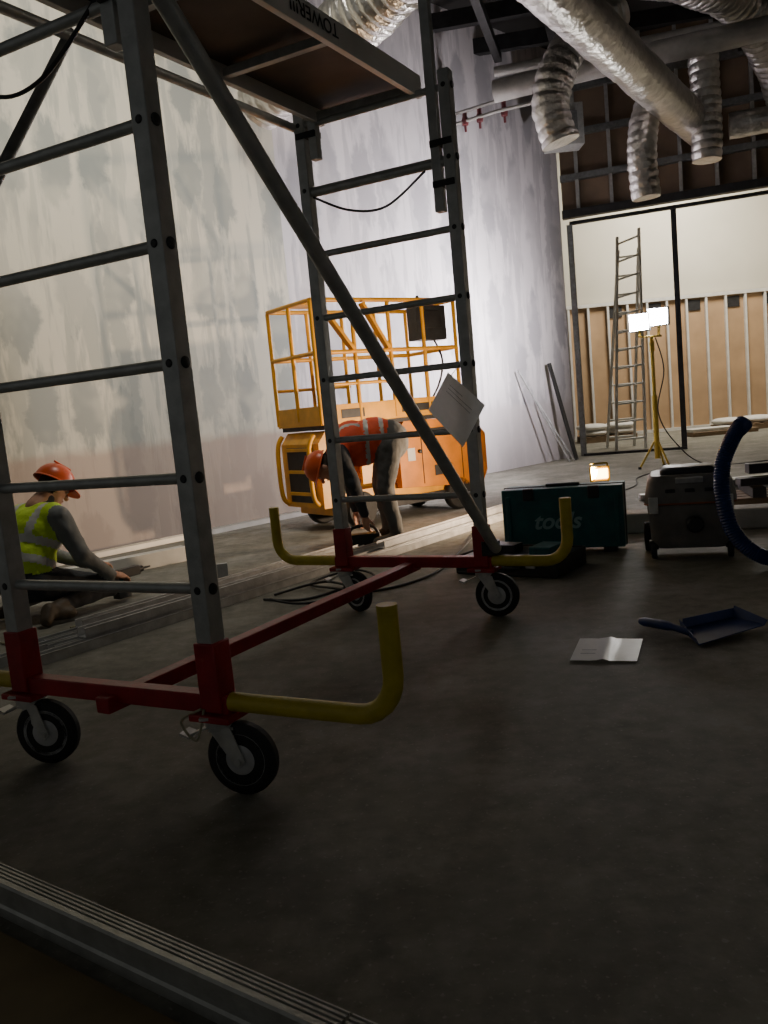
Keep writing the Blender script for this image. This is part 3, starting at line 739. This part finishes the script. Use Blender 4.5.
b.lathe((.02,-.2,.20),(0,-1,0),[(.045,0),(.045,.04),(.035,.05)],'blackp',18); b.box((.0,-.205,.44),(.14,.02,.03),'hub',Matrix.Rotation(.3,3,'X'))
b.build('vacuum_body',va,bevel=.004)
b=B(); hp=smoothpath([(2.02,4.58,.78),(1.95,4.55,.70),(1.88,4.52,.56),(1.86,4.48,.38),(1.90,4.45,.20),(2.0,4.40,.08),(2.14,4.36,.05),(2.6,4.3,.045),(3.0,4.5,.045)],24)
b.tube(hp,[.042*(1+(.06 if k%2 else -.06)) for k in range(len(hp))],'blue',16)
b.lathe(V((2.02,4.58,.77)),(.6,.1,.6),[(.045,-.03),(.048,0),(.048,.03),(.04,.04)],'blue',16)
b.build('vacuum_hose',va)

# ---------------------------------------------------------------- right-hand stacks
b=B(); b.beam((1.55,6.02,.07),(3.8,5.27,.07),.22,.14,'kerb'); b.build('concrete_kerb',bevel=.01)
b=B()
for k,(y,z) in enumerate(((0,.03),(.12,.03),(.24,.03),(.05,.09),(.17,.09))):
    b.beam((2.35+.1*k,7.5+y,z),(4.8,7.3+y,z),.10,.05,'aludark' if k%2 else 'galv')
b.build('steel_stud_bundle',bevel=.003)
b=B()
for k in range(4): b.beam((2.75,6.45+.15*k,.05),(4.4,6.15+.15*k,.05),.11,.09,'timber')
for k in range(3): b.beam((2.9+k*.5,6.3,.14),(3.05+k*.5,6.9,.14),.1,.08,'dark')
b.beam((2.8,6.45,.22),(4.4,6.2,.22),.15,.06,'dark'); b.beam((2.95,6.62,.30),(4.4,6.4,.30),.12,.08,'dark')
b.build('timber_stack',bevel=.005)

# ---------------------------------------------------------------- floor channels
dch=V((.62,.785,0)); pch=V((.785,-.62,0))
def channel(b,p0,p1,w,h,m='galv'):
    p0=V(p0);p1=V(p1); d=(p1-p0).normalized(); sd=d.cross(Z).normalized(); t=.003
    base=[p0-sd*w/2,p1-sd*w/2,p1+sd*w/2,p0+sd*w/2]; b.prism(base,Z*t,m)
    for q in (-1,1): 
        a=p0+sd*q*w/2; c_=p1+sd*q*w/2; b.prism([a,c_,c_+Z*h,a+Z*h],-sd*q*t,m)
        b.prism([a+Z*h,c_+Z*h,c_+Z*h-sd*q*.012,a+Z*h-sd*q*.012],-Z*t,m)
b=B(); o=V((-1.66,3.88,0))
for k,(off,s0_,e0) in enumerate(((0,-.1,4.6),(-.09,.05,2.35),(-.18,-.3,2.95),(-.27,.1,2.7),(.0,2.6,4.8),(-.23,.3,2.5),(.09,2.2,5.2),(-.05,.2,2.3))):
    z=.0 if k<4 or k==6 else .052
    channel(b,o+pch*off+dch*s0_+Z*z,o+pch*off+dch*e0+Z*z,.075,.05,'galv')
b.build('steel_channels')
b=B(); channel(b,(-2.9,6.75,0),(-.7,9.0,0),.08,.05,'stud'); b.build('floor_track')
b=B(); b.beam((-2.35,5.92,.06),(-1.62,6.52,.06),.10,.12,'stud'); b.build('box_section',bevel=.004)
b=B(); b.T=xyframe((-1.10,5.38,0),(1,.2)); b.box((0,0,.07),(.07,.03,.14),'galv'); b.box((0,.05,.004),(.07,.12,.008),'galv'); b.build('steel_bracket')
def squig(b,pts,m,r_): b.tube(smoothpath([(x,y,r_+.002+z) for x,y,z in pts],8),r_,m,8)
b=B()
squig(b,[(-.75,4.75,0),(-.5,4.65,0),(-.25,4.9,0),(-.1,5.15,0),(-.25,5.3,.02),(-.5,5.1,0),(-.35,4.8,.02),(-.1,4.7,0),(.25,5.0,0),(.50,5.7,0),(.75,6.6,0),(1.0,7.4,0),(1.6,8.8,0)],'cable',.008)
squig(b,[(-.7,4.85,0),(-.4,5.0,.02),(-.2,4.7,0),(-.5,4.55,.0),(-.7,4.65,.02)],'cable',.008)
b.build('power_cable')
b=B(); squig(b,[(1.55,6.6,0),(1.7,7.2,0),(1.9,7.7,0),(2.6,8.5,0),(2.9,9.3,0),(3.3,9.8,0)],'cable',.007); b.build('power_cable')
b=B(); squig(b,[(-1.80,4.50,0),(-1.7,4.6,0),(-1.62,4.75,.01),(-1.75,4.4,0),(-1.9,4.2,0),(-2.1,4.3,0)],'rope',.007); b.build('rope')

# ---------------------------------------------------------------- paper and dustpan
b=B(); 
nx,ny=10,8; c00,c10,c11,c01=V((.67,3.13,0)),V((.91,3.05,0)),V((1.02,3.32,0)),V((.78,3.41,0)); vs=[];fs=[]
for j in range(ny+1):
    for i in range(nx+1):
        u=i/nx;v=j/ny; q=c00.lerp(c10,u).lerp(c01.lerp(c11,u),v)
        z=.006+.009*math.exp(-((u-.48)/.07)**2)+.004*abs(mnoise.noise(q*12)); vs.append((q.x,q.y,z))
for j in range(ny):
    for i in range(nx): a=j*(nx+1)+i; fs.append((a,a+1,a+nx+2,a+nx+1))
b.add(vs,fs,'paper')
for t in (.25,.4): b.beam(c00.lerp(c01,t)+V((.03,-.012,.013)),c00.lerp(c01,t)+V((.085,-.03,.013)),.004,.001,'print')
b.build('paper_packet')
b=B()
b.prism([(1.19,3.15,.012),(1.50,3.27,.03),(1.44,3.42,.03),(1.20,3.36,.02)],(0,0,.004),'blue')
b.prism([(1.20,3.36,.02),(1.44,3.42,.03),(1.45,3.43,.07),(1.21,3.375,.06)],(0,.004,0),'blue')
b.prism([(1.50,3.27,.03),(1.44,3.42,.03),(1.45,3.43,.08),(1.52,3.28,.05)],(.004,0,0),'blue')
b.prism([(1.19,3.15,.012),(1.20,3.36,.02),(1.195,3.37,.06),(1.18,3.16,.04)],(-.004,0,0),'blue')
b.tube(smoothpath([(1.20,3.26,.03),(1.14,3.36,.04),(1.07,3.50,.03)],5),[.014]*5+[.02]*5+[.014],'blue',10)
b.build('dustpan')
# ---------------------------------------------------------------- foreground profile
b=B(); e0=V((-1.78,2.40,0)); e1=V((.47,.815,0)); d=(e1-e0).normalized(); sd=d.cross(Z).normalized()
if sd.y>0: sd=-sd
def ed(t,off,z): return e0+d*t+sd*off+Z*z
Lf=(e1-e0).length
H=.085
prof=[(0,0),(0,H-.008),(.004,H)]
x=.007
while x<.046: prof+=[(x,H),(x+.001,H-.004),(x+.0045,H-.004),(x+.0055,H)]; x+=.010
prof+=[(.054,H),(.057,H-.006),(.057,.045),(.052,.04),(.052,.028),(.057,.023),(.057,0)]
for (ta,tb) in ((0,2.02),(2.026,Lf)):
    P=[ed(ta,o_,z_) for o_,z_ in prof]; b.prism(P,d*(tb-ta),'edge')
b.build('aluminium_edge_profile',smooth=False)
b=B(); b.prism([ed(-.3,.10,.002),ed(Lf+.6,.10,.002),ed(Lf+.6,1.1,.002),ed(-.3,1.1,.002)],Z*.012,'plyfl'); b.build('plywood_sheet',smooth=False)
# bags, pallet beyond opening
def bags(name,c,n,seed):
    random.seed(seed); pt=empty(name,(c[0],c[1],0)); b=B()
    for k in range(3): b.beam((c[0]-.5,c[1]-.35+.35*k,.05),(c[0]+.5,c[1]-.35+.35*k,.05),.09,.1,'timber')
    for k in range(6): b.beam((c[0]-.45+.18*k,c[1]-.4,.11),(c[0]-.45+.18*k,c[1]+.4,.11),.1,.02,'timber')
    b.build('pallet',pt,bevel=.003)
    for k in range(n):
        cx=c[0]-.28+.55*(k%2); z=.16+.11*(k//2); a=random.uniform(-.15,.15)
        bb=B(); Rz=Matrix.Rotation(a,3,'Z'); vs,fs=ellip((0,0,0),(1,1,1),Matrix.Identity(3))
        vs=[V((cx,c[1],z+.02))+Rz@V((math.copysign(abs(v.x)**.5,v.x)*.26,math.copysign(abs(v.y)**.5,v.y)*.36,v.z*.07)) for v in vs]
        bb.add(vs,fs,'bag'); bb.build('bag',pt)
bags('plaster_bag_pallet',(4.6,16.6),4,1); bags('plaster_bag_pallet',(7.2,16.2),2,2)
b=B(); b.box((6.4,15.4,.04),(1.2,.5,.08),'timber'); b.box((6.2,15.4,.11),(.8,.4,.06),'bag'); b.build('board_offcuts',bevel=.01)

# ---------------------------------------------------------------- lights
light('wall_flood','AREA',(-.2,5.6,5.6),(-3.0,7.6,2.6),72,(1,.95,.83),.7,spread=120)
light('far_room_light','AREA',(6.5,15.6,5.6),(6.6,18,1.4),370,(1,.92,.78),1.6)
w=bpy.data.worlds.new('w'); SC.world=w; w.use_nodes=True; w.node_tree.nodes['Background'].inputs[0].default_value=(.59,.6,.58,1); w.node_tree.nodes['Background'].inputs[1].default_value=.16
